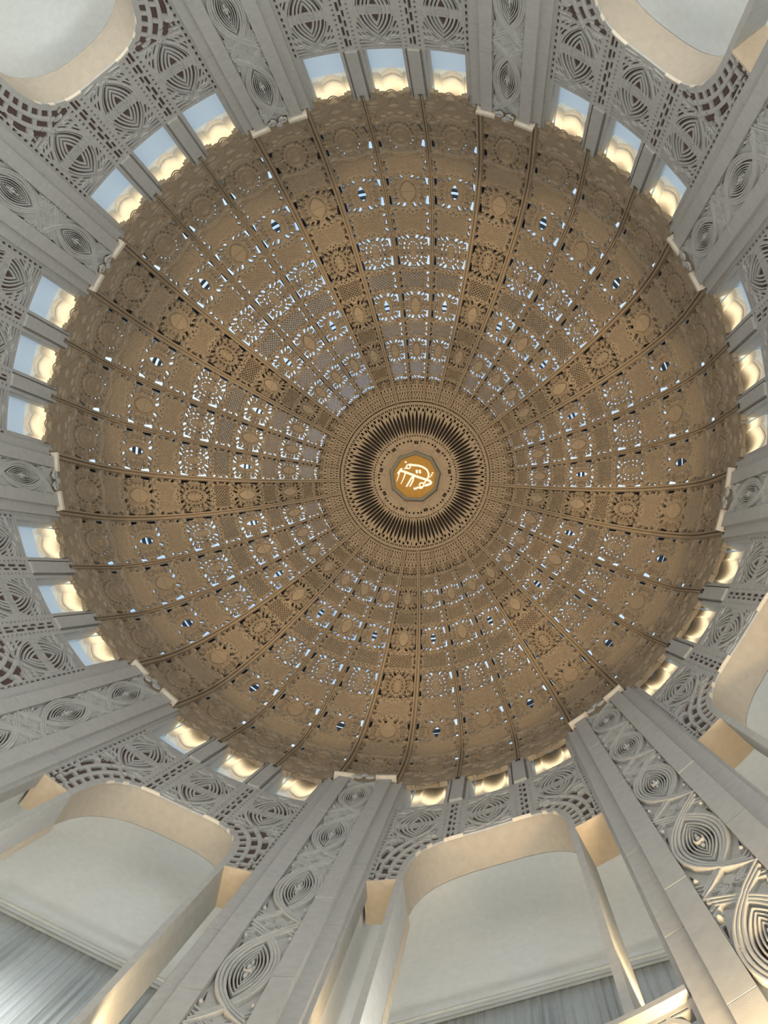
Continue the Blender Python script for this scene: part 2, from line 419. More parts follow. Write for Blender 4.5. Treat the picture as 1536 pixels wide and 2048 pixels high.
BAYPARTS.append(('backing', solid_bay('backing', 1.0046, 'back'), 'dark brown backing behind the lace'))
mb = MB(); P = []
for i in range(65):
    t = math.pi * i / 64; cxx = math.cos(t); sn = math.sin(t)
    x = (AW + 0.12) * abs(cxx) ** (2 / AN) * (1 if cxx > 0 else -1); z = ZA + (AH + 0.12 * D1) * abs(sn) ** (2 / AN)
    row = []
    for r, n_ in ((1.0044, 3.1), (1.03, 2.9), (1.055, 2.65), (1.08, 2.45)):
        x = (AW + 0.1) * abs(cxx) ** (2 / n_) * (1 if cxx > 0 else -1); row.append(pol(x, r, ZA + (AH + 0.1 * D1) * abs(sn) ** (2 / n_), 0))
    P.append(row)
mb.grid(P)
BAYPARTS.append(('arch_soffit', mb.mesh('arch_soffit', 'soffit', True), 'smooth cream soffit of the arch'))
mb = MB()
for s in (-1, 1):
    mb.cbox(s * 10.25, s * 13.9, 0.999, 1.08, ZB - 0.004, ZB + 0.002)
BAYPARTS.append(('slot_soffit', mb.mesh('slot_soffit', 'slot'), 'cream soffit over the narrow side slots'))
# back of the arch wall
mb = MB(); P = []
for i in range(73):
    x = -13.9 + 27.8 * i / 72
    zb = ZA + AH * (1 - min(1, abs(x) / (AW + 0.1)) ** 2.45) ** (1 / 2.45) + 0.001 if abs(x) < AW + 0.1 else ZB
    P.append([pol(x, 1.081, zb, 0), pol(x, 1.081, 2.30, 0)])
mb.grid(P)
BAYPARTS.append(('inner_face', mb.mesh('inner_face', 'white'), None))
# raised pieces of the arch border, light on their undersides put into the colour
for x0, x1 in ((-8.8, -8.3), (-7.6, -7.0), (-5.6, -3.2), (3.2, 5.6), (7.0, 7.6), (8.3, 8.8)):
    mb = MB(); P = []
    for i in range(6):
        x = x0 + (x1 - x0) * i / 5; z = float(arch_z(x))
        P.append([pol(x, 0.9965, z - 0.001, 0), pol(x, 1.004, z - 0.001, 0), pol(x, 1.004, z + 0.004, 0), pol(x, 0.9965, z + 0.004, 0)])
    mb.grid(P, True); mb.add([P[0][k] for k in range(4)], [(0, 1, 2, 3)]); mb.add([P[-1][k] for k in range(4)], [(0, 1, 2, 3)])
    BAYPARTS.append(('border_block', mb.mesh('border_block', 'ledge'), None))
# posts beside the arch
for s in (-1, 1):
    mb = MB(); mb.cbox(s * 9.55, s * 10.25, 1.0, 1.08, 0.9, ZB + 0.0, 1)
    BAYPARTS.append(('post', mb.mesh('post', 'stone2'), None))
    mb = MB(); mb.cbox(s * 9.45, s * 9.75, 1.068, 1.088, 0.9, ZB + 0.0, 1)
    BAYPARTS.append(('post_fillet', mb.mesh('post_fillet', 'slot'), None))
# mullions between the openings and jambs beside them
for s in (-1, 1):
    mb = MB(); c = s * 4.86
    mb.cbox(c - 1.8, c + 1.8, 1.008, 1.05, ZS - 0.002, 2.53, 2)
    BAYPARTS.append(('mullion', mb.mesh('mullion', 'stone'), None))
    for a0, a1, r in ((-0.95, 0.95, 0.994), (-1.78, -1.3, 1.0), (1.3, 1.78, 1.0)):
        mb = MB(); mb.cbox(c + a0, c + a1, r, 1.008, ZS - 0.001, 2.53, 2)
        BAYPARTS.append(('mullion_strip', mb.mesh('mullion_strip', 'stone'), None))
    mb = MB(); mb.cbox(s * 12.87, s * 13.55, 1.0, 1.05, ZS - 0.001, 2.53, 1)
    BAYPARTS.append(('jamb', mb.mesh('jamb', 'stone'), None))
    mb = MB(); mb.cbox(s * 13.55, s * 14.0, 1.012, 1.05, ZS - 0.001, 2.53, 1)
    BAYPARTS.append(('jamb_groove', mb.mesh('jamb_groove', 'stone'), None))
# sill and recess behind the openings
mb = MB(); mb.cbox(-13.9, 13.9, 1.0048, 1.072, ZS - 0.0035, ZS, 18)
BAYPARTS.append(('sill', mb.mesh('sill', 'niche'), 'pale sill of the three openings'))
mb = MB(); P = []
for i in range(29):
    x = -14 + 28 * i / 28; P.append([pol(x, 1.07, 2.74, 0), pol(x, 1.02, 2.76, 0)])
mb.grid(P)
BAYPARTS.append(('recess_top', mb.mesh('recess_top', 'niche', False), None))
for k in (-9.77, 0, 9.77):
    mb = MB(); mb.cbox(k - 3.3, k + 3.3, 1.0645, 1.0675, ZS - 0.002, 2.745, 4)
    BAYPARTS.append(('frosted_pane', mb.mesh('frosted_pane', 'pane'), 'pale blue frosted pane glowing with daylight'))
for x0, x1 in ((-14.0, -13.05), (-6.5, -3.25), (3.25, 6.5), (13.05, 14.0)):
    mb = MB(); mb.cbox(x0, x1, 1.045, 1.074, ZS - 0.002, 2.745, 2)
    BAYPARTS.append(('recess_pier', mb.mesh('recess_pier', 'niche'), None))
# gallery: back wall, cove and ceiling, side walls, floor, lower wall
def flat_d(x, d): return d / math.cos(rad(x))
mb = MB(); P = []
prof = [(1.70, 1.27), (1.80, 1.27), (1.98, 1.265), (2.10, 1.245), (2.18, 1.21), (2.225, 1.165), (2.24, 1.12), (2.24, 1.075)]
for i in range(25):
    x = -17.5 + 35 * i / 24
    P.append([pol(x, (flat_d(x, d) if k < 3 else flat_d(x, d) * (1 - (k - 2) / 5) + d * (k - 2) / 5), z, 0) for k, (z, d) in enumerate(prof)])
mb.grid(P)
BAYPARTS.append(('gallery_wall', mb.mesh('gallery_wall', 'white', True), 'white plaster back wall and cove of the gallery'))
mb = MB()
for s in (-1, 1):
    mb.cbox(s * 14.2, s * 20, 1.0305, 1.34, 0.9, 2.26, 2)
BAYPARTS.append(('gallery_pier', mb.mesh('gallery_pier', 'white'), 'white side walls of the gallery'))
mb = MB(); mb.cbox(-20, 20, 1.0305, 1.36, 0.84, 0.9, 12); mb.cbox(-13.5, 13.5, 0.995, 1.0305, 0.84, 0.9, 12)
BAYPARTS.append(('gallery_floor', mb.mesh('gallery_floor', 'stone'), None))
mb = MB(); mb.cbox(-20, 20, 1.3, 1.34, -0.141, 0.84, 12)
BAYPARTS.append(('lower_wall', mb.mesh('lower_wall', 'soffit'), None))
# balustrade of the gallery
bx = np.linspace(-13.8, 13.8, 240); by = np.linspace((0.9 - ZE) / D1, (1.0 - ZE) / D1, 74)
BX, BY = np.meshgrid(bx, by); B = Lace2D(BX, BY, True)
t_ = (BX / 4.6) % 1 - 0.5; yb = (BY - by[0]) / (by[-1] - by[0]) - 0.45
vq = np.hypot(t_ * 1.1, yb * 0.95)
for a0, a1 in ((0.1, 0.14), (0.2, 0.24), (0.30, 0.34)):
    B.hole((np.maximum(a0 - vq, vq - a1)) * 6)
B.hole(np.maximum(np.maximum(0.42 - vq, np.abs(yb) - 0.4), np.abs(t_) - 0.45) * 6)
B.hole(np.maximum(np.abs(yb - 0.45) - 0.02, np.abs(np.abs((BX / 1.5) % 1 - 0.5)) - 0.4) * 6)
me = lace('balustrade', bx, by, B.F, B.H, bay_map, 0.012, 'stone')
BAYPARTS.append(('balustrade', me, None))
mb = MB(); mb.cbox(-13.8, 13.8, 0.988, 1.02, 1.0, 1.011, 18)
BAYPARTS.append(('handrail', mb.mesh('handrail', 'stone'), None))

for b in range(9):
    wname = 'wall_' + WHERE[b]
    o = thing(wname, b * BAY, (1.0, -0.141), 'grey lace stone wall over an arched gallery opening, ' + WORDS[b], 'wall', kind='structure')
    for n, me, lab in BAYPARTS:
        part(n, me, o, lab)

# ================================================================== PILASTERS
PZ = 0.338; PC = 2.325
px_, py_ = 2.42, PZ / 2 / D1
xs = np.linspace(-px_, px_, 110); ys = np.linspace(-py_, py_, 430)
X, Y = np.meshgrid(xs, ys); L = Lace2D(X, Y, False)
KX = 0.984


def pil_map(zc):
    def f(x, y, out):
        t = x * D1; r = (0.984 + out) * S
        return np.stack([r * np.sin(t), -r * np.cos(t), (zc + y * D1) * S + EYE], -1)
    return f


def eye_pts(w, t, s, y_end=9.9, flare=2.5, sgn=1, lo=-1):
    """one strand: round the eye on side s, through the crossing, flaring out on the other side"""
    R_ = (w * w + t * t) / (2 * w); pts = []
    for k in range(33):
        y = -t + 2 * t * k / 32
        pts.append((s * (math.sqrt(R_ * R_ - y * y) - (R_ - w)), y))
    tail = []
    for k in range(1, 9):
        q = k / 8; y = t + (y_end - t) * q; tail.append((-s * flare * (q ** 1.25), y))
    head = [(-s * flare * ((1 - k / 8) ** 1.25), -t - (y_end - t) * (1 - k / 8)) for k in range(0, 8)]
    return head + pts + tail


out_ = vesica(X, Y, 2.3, 6.9) > -0.1
L.F = np.where(out_, 1.0, L.F); L.H = np.where(out_, -0.0035, L.H)
for sx in (-1, 1):
    for sy in (-1, 1):
        L.cap(sx * 2.36, sy * 3.6, sx * 2.2, sy * 5.6, 0.03, 0.17); L.cap(sx * 1.75, sy * 7.0, sx * 2.15, sy * 6.9, 0.05, 0.1)
        L.cap(sx * 0.5, sy * 8.3, sx * 0.95, sy * 8.15, 0.07); L.cap(sx * 0.25, sy * 9.0, sx * 0.5, sy * 8.95, 0.07); L.cap(sx * 1.2, sy * 8.9, sx * 1.5, sy * 8.75, 0.07)
# background of fine ribs in the crossing, leaves at the margins, then the strands
for sy in (-1, 1):
    for sx in (-1, 1):
        for k in range(4):
            L.strap([(sx * (0.1 + 0.25 * k), sy * 9.69), (sx * (0.35 + 0.45 * k), sy * (9.2 - 0.1 * k)), (sx * (0.9 + 0.5 * k), sy * (8.9 - 0.28 * k))], 0.1, 0.0016, groove=False)
        for y0, ln in ((7.05, 0.75), (7.75, 0.95)):
            L.strap([(sx * (2.3 - ln * 1.1), sy * (y0 + 0.75)), (sx * (2.3 - ln * 0.6), sy * (y0 + 0.42)), (sx * 2.33, sy * y0)], 0.13, 0.003, groove=False)
        L.bump(sx * 2.1, sy * 6.3, 0.22, 0.28, 0.006); L.bump(sx * 2.15, sy * 9.05, 0.18, 0.24, 0.005)
for s in (-1, 1):
    for k, (wv, tv, ye, fl_) in enumerate(((1.62, 5.9, 8.15, 1.9), (1.98, 6.4, 8.95, 2.2), (2.30, 6.9, 9.69, 2.35))):
        L.strap(eye_pts(wv, tv, s, ye, fl_), 0.162, 0.0036 + 0.0006 * k + 0.0012 * (s > 0), groove=False)
v = -vesica(X, Y, 1.36, 4.7)
for a0, wd, hh in ((0.02, 0.10, 0.0036), (0.36, 0.075, 0.003), (0.66, 0.065, 0.003), (0.93, 0.055, 0.0026)):
    D = np.abs(v - a0); L.strap(None, wd, hh, d=D)
# bud in the eye
L.bump(0, 0.1, 0.26, 0.5, 0.007); L.bump(0, -1.15, 0.2, 0.42, 0.004); L.bump(0, 1.25, 0.16, 0.4, 0.004)
L.strap([(-0.42, 0.1), (-0.3, -0.5), (0, -0.72), (0.3, -0.5), (0.42, 0.1)], 0.08, 0.006)
L.F = np.maximum(L.F, XA_ - px_ + 0.07 if 0 else np.abs(X) - px_ + 0.09)
pil_lace = {}
PILPARTS = []
for k in range(6):
    zc_ = PC - PZ * k
    PILPARTS.append(('lace_panel', lace('lace_panel', xs, ys + (0.02 if 0 else 0), L.F, L.H, pil_map(zc_), 0.0065, 'stone2'), None))
mb = MB(); mb.cbox(-2.6, 2.6, 0.9902, 1.0, 0.47, 2.5, 3)
PILPARTS.append(('backing', mb.mesh('backing', 'back'), 'dark brown backing behind the carving'))
# plain stone blocks at either side, course by course
random.seed(4)
for s in (-1, 1):
    for k in range(7):
        z1 = 2.52 - 0.31 * k - (0.06 if s > 0 else 0.0) * (k > 0); z0 = 2.52 - 0.31 * (k + 1) - (0.06 if s > 0 else 0.0)
        mb = MB(); mb.cbox(s * 2.42, s * 4.4, 0.976 + random.uniform(-.0006, .0006), 1.0, z0 + 0.0008, z1 - 0.0008, 2)
        PILPARTS.append(('face_block', mb.mesh('face_block', 'stone'), None))
        dz = 0.09
        mb = MB(); mb.cbox(s * 4.4, s * 6.05, 0.988 + random.uniform(-.0006, .0006), 1.0, z0 - dz + 0.0008, min(z1 - dz * (k > 0), 2.52) - 0.0008, 1)
        PILPARTS.append(('side_block', mb.mesh('side_block', 'stone'), None))
mb = MB(); mb.cbox(-6.45, 6.45, 0.998, 1.03, 0.3, 2.53, 8)
PILPARTS.append(('core', mb.mesh('core', 'stone'), None))
mb = MB(); mb.cbox(-6.3, 6.3, 0.97, 1.0, -0.141, 0.29, 8)
PILPARTS.append(('base_block', mb.mesh('base_block', 'stone'), None))
# head: two ledge blocks and three scrolls
for s in (-1, 1):
    mb = MB(); mb.cbox(s * 1.75, s * 5.15, 0.966, 0.99, 2.503, 2.515, 3)
    PILPARTS.append(('ledge_block', mb.mesh('ledge_block', 'ledge'), 'ledge block with warm light put into its pale colour'))


def scroll(cx, cz, r0, turns, s, wd):
    """coil tube on the pilaster face"""
    mb = MB(); P = []; n = 40
    for i in range(n + 1):
        q = i / n; a = s * (q * turns * 2 * math.pi) - math.pi / 2; rr = r0 * (1 - 0.75 * q)
        x = cx + rr * math.cos(a); z = cz + rr * math.sin(a) * D1; ring = []
        for k in range(6):
            b = 2 * math.pi * k / 6
            ring.append(pol(x + wd * math.cos(b) * math.cos(a), 0.968 + wd * 0.9 * D1 * math.sin(b), z + wd * math.cos(b) * math.sin(a) * D1, 0))
        P.append(ring)
    mb.grid(P, True); return mb


for s in (-1, 1):
    PILPARTS.append(('scroll', scroll(s * 1.08, 2.484, 0.78, 1.5, -s, 0.22).mesh('scroll', 'stone', True), None))
PILPARTS.append(('bud', scroll(0.0, 2.503, 0.52, 1.3, 1, 0.26).mesh('bud', 'stone', True), None))
for b in range(9):
    o = thing('pilaster', b * BAY + 20, (0.985, -0.141), 'tall grey stone pilaster with carved interlaced eyes, ' + BETW[b], 'pilaster', 'pilasters between the nine bays')
    for n, me, lab in PILPARTS:
        part(n, me, o, lab)

# ================================================================== BRACKETS in the openings
mb = MB()
outl = [(-3.05, 1.048), (-1.95, 1.048), (-1.95, 1.044), (-1.65, 1.044)]
for k in range(11):
    q = -1 + 2 * k / 10; outl.append((1.6 * q, 1.048 + 0.013 * (1 - abs(q) ** 1.7)))
outl += [(1.65, 1.044), (1.95, 1.044), (1.95, 1.048), (3.05, 1.048)]
P = []
for x, r in outl:
    P.append([pol(x, 1.064, 2.484, 0), pol(x, r + 0.002, 2.482, 0), pol(x, r, 2.488, 0), pol(x, r - 0.002, 2.60, 0), pol(x, r - 0.004, 2.735, 0)])
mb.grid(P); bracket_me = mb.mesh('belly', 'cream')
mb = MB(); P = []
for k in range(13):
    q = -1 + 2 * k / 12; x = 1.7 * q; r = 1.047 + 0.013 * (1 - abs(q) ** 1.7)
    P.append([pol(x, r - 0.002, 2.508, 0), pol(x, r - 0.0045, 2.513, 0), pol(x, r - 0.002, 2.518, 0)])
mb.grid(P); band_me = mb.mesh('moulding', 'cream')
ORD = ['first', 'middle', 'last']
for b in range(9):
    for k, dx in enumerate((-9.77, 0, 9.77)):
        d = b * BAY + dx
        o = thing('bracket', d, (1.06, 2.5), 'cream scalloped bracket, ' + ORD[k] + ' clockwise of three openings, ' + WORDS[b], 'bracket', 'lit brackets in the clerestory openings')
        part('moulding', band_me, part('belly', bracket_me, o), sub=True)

# ================================================================== DOME
ZC = 2.735
G5 = 5 * D1


def phi_of(Yg):
    q = np.asarray(Yg, float) * G5
    return np.where(q > 0, 2 * np.arctan(np.exp(np.maximum(q, 0))) - math.pi / 2, 0.0)


def gore_map(x, Yg, out):
    ph = phi_of(Yg); R_ = 1 + out; t = x * G5
    z = np.where(np.asarray(Yg) > 0, R_ * np.sin(ph), np.asarray(Yg) * G5); rr = R_ * np.cos(ph)
    return np.stack([rr * np.sin(t) * S, -rr * np.cos(t) * S, (ZC + z) * S + EYE], -1)


EYES = [0.30, 3.79, 7.43, 11.10, 14.74, 18.50]


def eye_field(x, y, kind, L):
    """openings of one eye at y = 0 (y may be negative or positive)"""
    ax, ay = np.abs(x), np.abs(y)
    def cap(x0, y0, x1, y1, r0, r1=None, gate=None):
        D, t = seg_d(ax, ay, x0, y0, x1, y1); r1 = r0 if r1 is None else r1
        L.hole(D - (r0 + (r1 - r0) * t))
    low = kind == 'low'
    cap(0.83, 0.30, 0.80, 0.82, 0.035, 0.085)
    cap(0.83, 1.34, 0.74, 1.47, 0.095, 0.055); cap(0.80, 1.70, 0.82, 1.76, 0.055); cap(0.60, 1.02, 0.66, 1.0, 0.04)
    cap(0.84, 0.1, 0.84, 0.12, 0.045)
    k = 0.85 if low else 1.25
    cap(0.19, 0.77, 0.27, 0.95, 0.056 * k, 0.066 * k)
    cap(0.43, 0.72, 0.53, 0.86, 0.052 * k, 0.06 * k)
    cap(0.57, 0.38, 0.69, 0.45, 0.05 * k)
    cap(0.66, 0.72, 0.70, 0.78, 0.045 * k)
    cap(0.52, 0.13, 0.55, 0.13, 0.04 * k)
    if not low:
        cap(0.0, 1.10, 0.0, 1.13, 0.05); cap(0.13, 1.20, 0.13, 1.22, 0.042); cap(0.30, 1.12, 0.33, 1.14, 0.04)
        cap(0.44, 0.42, 0.47, 0.47, 0.035)
    if kind == 'open':
        L.hole(vesica(x, y, 0.17, 0.50))
    e_ = np.hypot(x / 0.33, y / 0.66)
    if kind in ('ring', 'low'):
        an = np.arctan2(ay / 0.66, ax / 0.33)
        for r0_, w_, nb in ((1.42, 0.10, 5), (0.80, 0.08, 3)):
            br = np.abs((an / (math.pi / 2) * nb) % 1 - 0.5)
            L.hole(np.maximum((np.abs(e_ - r0_) - w_) * 0.36, (br - 0.36) * 0.5 * r0_ / nb) if kind == 'ring' or r0_ > 1 else np.full_like(x, 9.0))
    H = np.zeros_like(x)
    for c_, w_, h_ in ((1.12, 0.13, 0.0032), (1.75, 0.13, 0.0036), (2.05, 0.13, 0.0036), (0.55, 0.12, 0.0022)):
        if kind == 'solid' and c_ < 1: continue
        H = np.maximum(H, h_ * np.sqrt(np.clip(1 - ((e_ - c_) / w_) ** 2, 0, 1)))
    if kind == 'solid':
        H = np.where(vesica(x, y, 0.33, 0.64) < 0, 0.004, H)
    for c_ in (0.07, 0.2):
        H = np.maximum(H, 0.0022 * np.sqrt(np.clip(1 - ((ay - c_) / 0.05) ** 2, 0, 1)) * (ax > 0.33))
    rs = np.hypot(ax - 0.70, ay - 1.18)
    H = np.maximum(H, 0.0062 * np.sqrt(np.clip(1 - ((rs - 0.2) / 0.075) ** 2, 0, 1)) * (ay < 1.25))
    H = np.maximum(H, 0.004 * np.sqrt(np.clip(1 - (path_d(ax, ay, [(0.0, 1.3), (0.35, 1.12), (0.62, 0.98), (0.86, 0.9)]) / 0.07) ** 2, 0, 1)))
    return H


def lattice(x, y, L, r):
    """woven middle between two eyes, centred on y = 0"""
    q = 0.195
    a, b = (x + y) / q, (x - y) / q
    da, db = (a - np.round(a)), (b - np.round(b))
    zone = np.maximum(np.abs(x) - 0.66, np.abs(y) - 0.52)
    dots = np.hypot(da, db) * q / 1.414 - r
    L.hole(np.maximum(dots, zone))
    ga, gb = np.abs(da) * 2, np.abs(db) * 2; par = ((np.round(a) + np.round(b)) % 2 == 0)
    H = 0.0030 * np.where(par, np.maximum(1 - gb ** 3, 0.6 * (1 - ga ** 3)), np.maximum(1 - ga ** 3, 0.6 * (1 - gb ** 3))) * (np.maximum(np.abs(x) - 0.88, np.abs(y) - 0.72) < 0)
    for sx in (-1, 1):
        for k in range(3):
            D = path_d(x, np.abs(y), [(sx * (-0.85 + 0.16 * k), 1.22), (sx * (-0.35 + 0.16 * k), 0.92), (sx * (0.35 + 0.1 * k), 0.72), (sx * 0.9, 0.5 - 0.12 * k)])
            H = np.maximum(H, 0.0030 * np.sqrt(np.clip(1 - (D / 0.055) ** 2, 0, 1)))
    return H


def gore_mesh(lo, hi, klo, khi, r, dm=0.0065, res=76):
    """panel from eye lo to eye hi (values of Yg)"""
    Lm = 3.64; xs = np.linspace(-0.985, 0.985, res); ny = int(res * 1.95); yl = np.linspace(0.012, Lm - 0.012, ny)
    X, Y = np.meshgrid(xs, yl); L = Lace2D(X, Y, True)
    Ha = eye_field(X, Y, klo, L); Hb = eye_field(X, Y - Lm, khi, L); Hl = lattice(X, Y - Lm / 2, L, r)
    Hh = np.maximum(np.maximum(Ha, Hb), Hl)
    L.F = np.maximum(L.F, np.abs(X) - 0.93)
    sc_ = float(np.cos(phi_of((lo + hi) / 2)))
    return lace('lace_panel', xs, lo + yl * (hi - lo) / Lm, L.F, Hh * 2.1 * (0.35 + 0.65 * sc_), gore_map, dm * (0.45 + 0.55 * sc_), 'dome')


def base_mesh(khi):
    xs = np.linspace(-0.985, 0.985, 76); ys = np.linspace(-2.69, 0.288, 126)
    X, Y = np.meshgrid(xs, ys); L = Lace2D(X, Y, True)
    H = eye_field(X, Y - 0.30, 'low', L)
    ax = np.abs(X)
    # leafy low relief towards the lip
    for k in range(5):
        D = path_d(ax, Y, [(0.02 + 0.05 * k, -2.6), (0.22 + 0.1 * k, -2.0 + 0.1 * k), (0.5 + 0.08 * k, -1.75 + 0.12 * k), (0.95, -1.8 + 0.16 * k)])
        H = np.maximum(H, 0.0045 * np.sqrt(np.clip(1 - (D / 0.07) ** 2, 0, 1)))
    rs = np.hypot(ax - 0.7, Y + 2.25); H = np.maximum(H, 0.006 * np.sqrt(np.clip(1 - ((rs - 0.22) / 0.08) ** 2, 0, 1)))
    H = np.maximum(H, 0.006 * np.sqrt(np.clip(1 - (X / 0.2) ** 2 - ((Y + 1.75) / 0.14) ** 2, 0, 1)))
    for xx, yy in ((0.2, -1.3), (0.45, -1.1)):
        H = np.maximum(H, 0.006 * np.sqrt(np.clip(1 - ((ax - xx) / 0.14) ** 2 - ((Y - yy) / 0.09) ** 2, 0, 1)))
    # scalloped lip
    edge = -2.69 + 0.24 + 0.07 * np.cos(X * math.pi * 3)
    L.hole(edge * 0 + (Y - edge)) 
    L.F = np.maximum(L.F, np.minimum(np.abs(X) - 0.93, 9))
    return lace('lace_panel', xs, ys, L.F, H, gore_map, 0.012, 'dome')


def collar_mesh():
    xs = np.linspace(-0.985, 0.985, 60); ys = np.linspace(18.51, 20.9, 74)
    X, Y = np.meshgrid(xs, ys); L = Lace2D(X, Y, True)
    for row, (y0, hl, n, wd) in enumerate(((18.8, 0.11, 4, 0.06), (19.18, 0.07, 6, 0.045), (19.62, 0.12, 5, 0.055), (20.02, 0.06, 4, 0.06), (20.45, 0.13, 5, 0.065))):
        for k in range(n):
            cx = -0.9 + 1.8 * (k + 0.5) / n; L.cap(cx, y0 - hl, cx, y0 + hl, wd)
    H = np.zeros_like(X)
    for y0 in (18.62, 19.0, 19.4, 19.85, 20.22, 20.8):
        H = np.maximum(H, 0.002 * np.sqrt(np.clip(1 - ((Y - y0) / 0.09) ** 2, 0, 1)))
    return lace('collar_panel', xs, ys, L.F, H, gore_map, 0.006, 'dome')


base_me = base_mesh('low')
TIER = {}
KINDS = [('low', 'low'), ('solid', 'open'), ('ring', 'ring'), ('solid', 'open'), ('solid', 'solid'), ('ring', 'ring')]
for t in range(5):
    for v_ in (0, 1):
        TIER[t, v_] = gore_mesh(EYES[t], EYES[t + 1], KINDS[t][v_], KINDS[t + 1][v_], [0.020, 0.026, 0.052, 0.046, 0.046][t])
collar_me = collar_mesh()


def rib_mesh(w0, h0, y1=20.9):
    prof = [(-1, -0.3), (-1, .55), (-.8, 1), (-.3, 1), (-.14, .45), (.14, .45), (.3, 1), (.8, 1), (1, .55), (1, -0.3)]
    P = []
    for i in range(64):
        Yg = -2.72 + (y1 + 2.72) * i / 63; ph = float(phi_of(Yg)); k = 0.5 + 0.5 * math.cos(ph)
        row = []
        for a, b in prof:
            lat = a * w0 * k; out = -b * h0 * k
            p = gore_map(np.array(0.0), np.array(Yg), np.array(out)); row.append((p[0] + lat * S, p[1], p[2]))
        P.append(row)
    mb = MB(); mb.grid(P, True); return mb.mesh('rib', 'dome')


rib_thin, rib_thick = rib_mesh(0.0066, 0.012), rib_mesh(0.0105, 0.016)
# star at the crown: one ninth
xs = np.linspace(-20, 20, 150); ys = np.linspace(71.9, 84.6, 110)
X, Y = np.meshgrid(xs, ys); L = Lace2D(X, Y, True)
k_ = D1 * np.cos(np.radians(Y)) / D1          # arc degrees per degree of longitude
for n in range(11):
    cx = -20 + 40 * (n + 0.5) / 11; m = abs(n - 5)
    ln = (3.15, 2.7, 3.0, 2.5, 3.1, 2.6)[m]; yc = (76.7, 77.0, 76.6, 77.1, 76.8, 76.9)[m]
    d = np.abs(X - cx ) * k_; t = (Y - yc) / ln
    hw = (0.33 + 0.035 * (m % 2)) * np.clip(1 - t * t, 0, 1) ** 0.8
    L.hole(np.where(np.abs(t) < 1.0, d - hw, np.hypot(d, (np.abs(t) - 1) * ln)))
    cx2 = -20 + 40 * n / 11
    d = np.abs(X - cx2) * k_
    L.hole(np.hypot(d * 1.8, Y - 73.5 - 0.25 * (n % 2)) - 0.42); L.hole(np.hypot(d * 1.5, Y - 80.0) - 0.22)
    L.hole(np.maximum(np.abs(np.abs(X - cx2 - 1.82) - 0.75) * k_ - 0.13, np.abs(Y - 72.75) - 0.24))
for cx in (-1.6, -0.55, 0.55, 1.6):
    L.hole(np.maximum(np.abs(X - cx * 1.7) * k_ - 0.11, np.abs(Y - 81.6) - 0.42))
for cx in (-13, -8, 8, 13, 20, -20):
    L.hole(np.hypot((X - cx) * k_, Y - 81.2) - 0.24)
H = np.zeros_like(X)
for y0, wd in ((72.3, 0.22), (79.7, 0.25), (83.0, 0.3)):
    H = np.maximum(H, 0.003 * np.sqrt(np.clip(1 - ((Y - y0) / wd) ** 2, 0, 1)))
for s in (-1, 1):
    dd = np.abs(np.abs(X) * k_ - np.clip((84.4 - Y) * 0.42, 0.5, 2.0)); H = np.maximum(H, 0.003 * np.sqrt(np.clip(1 - (dd / 0.16) ** 2, 0, 1)))


def star_map(x, y, out):
    ph = np.radians(y); R_ = 1 + out; t = np.radians(x)
    return np.stack([R_ * np.cos(ph) * np.sin(t) * S, -R_ * np.cos(ph) * np.cos(t) * S, (ZC + R_ * np.sin(ph)) * S + EYE], -1)


star_me = lace('star_panel', xs, ys, L.F, H, star_map, 0.008, 'dome')

dome = thing('ceiling', 0, (0, 2.5), 'tan lace stone dome pierced with small openings showing the sky', 'dome', kind='structure')
for g_ in range(36):
    a = rad(10 * g_)
    v_ = g_ % 2
    part('lace_panel', base_me, dome, rz=a)
    for t in range(5):
        part('lace_panel', TIER[t, v_], dome, rz=a)
    part('collar_panel', collar_me, dome, rz=a)
    thick = (g_ % 4) in (1, 2)
    part('rib', rib_thick if thick else rib_thin, dome, rz=a + rad(5))
for b in range(9):
    part('star_panel', star_me, dome, rz=rad(40 * b))
# crest over each opening: two nested pointed hoops that hang from the lip
mb = MB()
for wv, hv, r in ((1.6, 0.036, 0.996), (0.95, 0.020, 0.999)):
    P = []
    for i in range(17):
        q = -1 + 2 * i / 16; x = wv * q; z = 2.518 - hv * (1 - abs(q) ** 1.7); row = []
        nx = q * 1.4; nz = -1.0; ln = math.hypot(nx, nz); nx /= ln; nz /= ln
        for k in range(6):
            bq = 2 * math.pi * k / 6; wd = 0.17
            row.append(pol(x + wd * math.cos(bq) * nx, r + 0.5 * wd * D1 * math.sin(bq), z + wd * D1 * math.cos(bq) * nz, 0))
        P.append(row)
    mb.grid(P, True)
for s in (-1, 1):
    mb.cbox(s * 2.0, s * 3.3, 0.992, 1.006, 2.492, 2.515, 2); mb.cbox(s * 2.5, s * 3.3, 0.990, 1.004, 2.482, 2.495, 1)
crest_me = mb.mesh('crest', 'dome')
for b in range(9):
    for dx in (-9.9, 0, 9.9):
        part('crest', crest_me, dome, rz=rad(40 * b + dx))
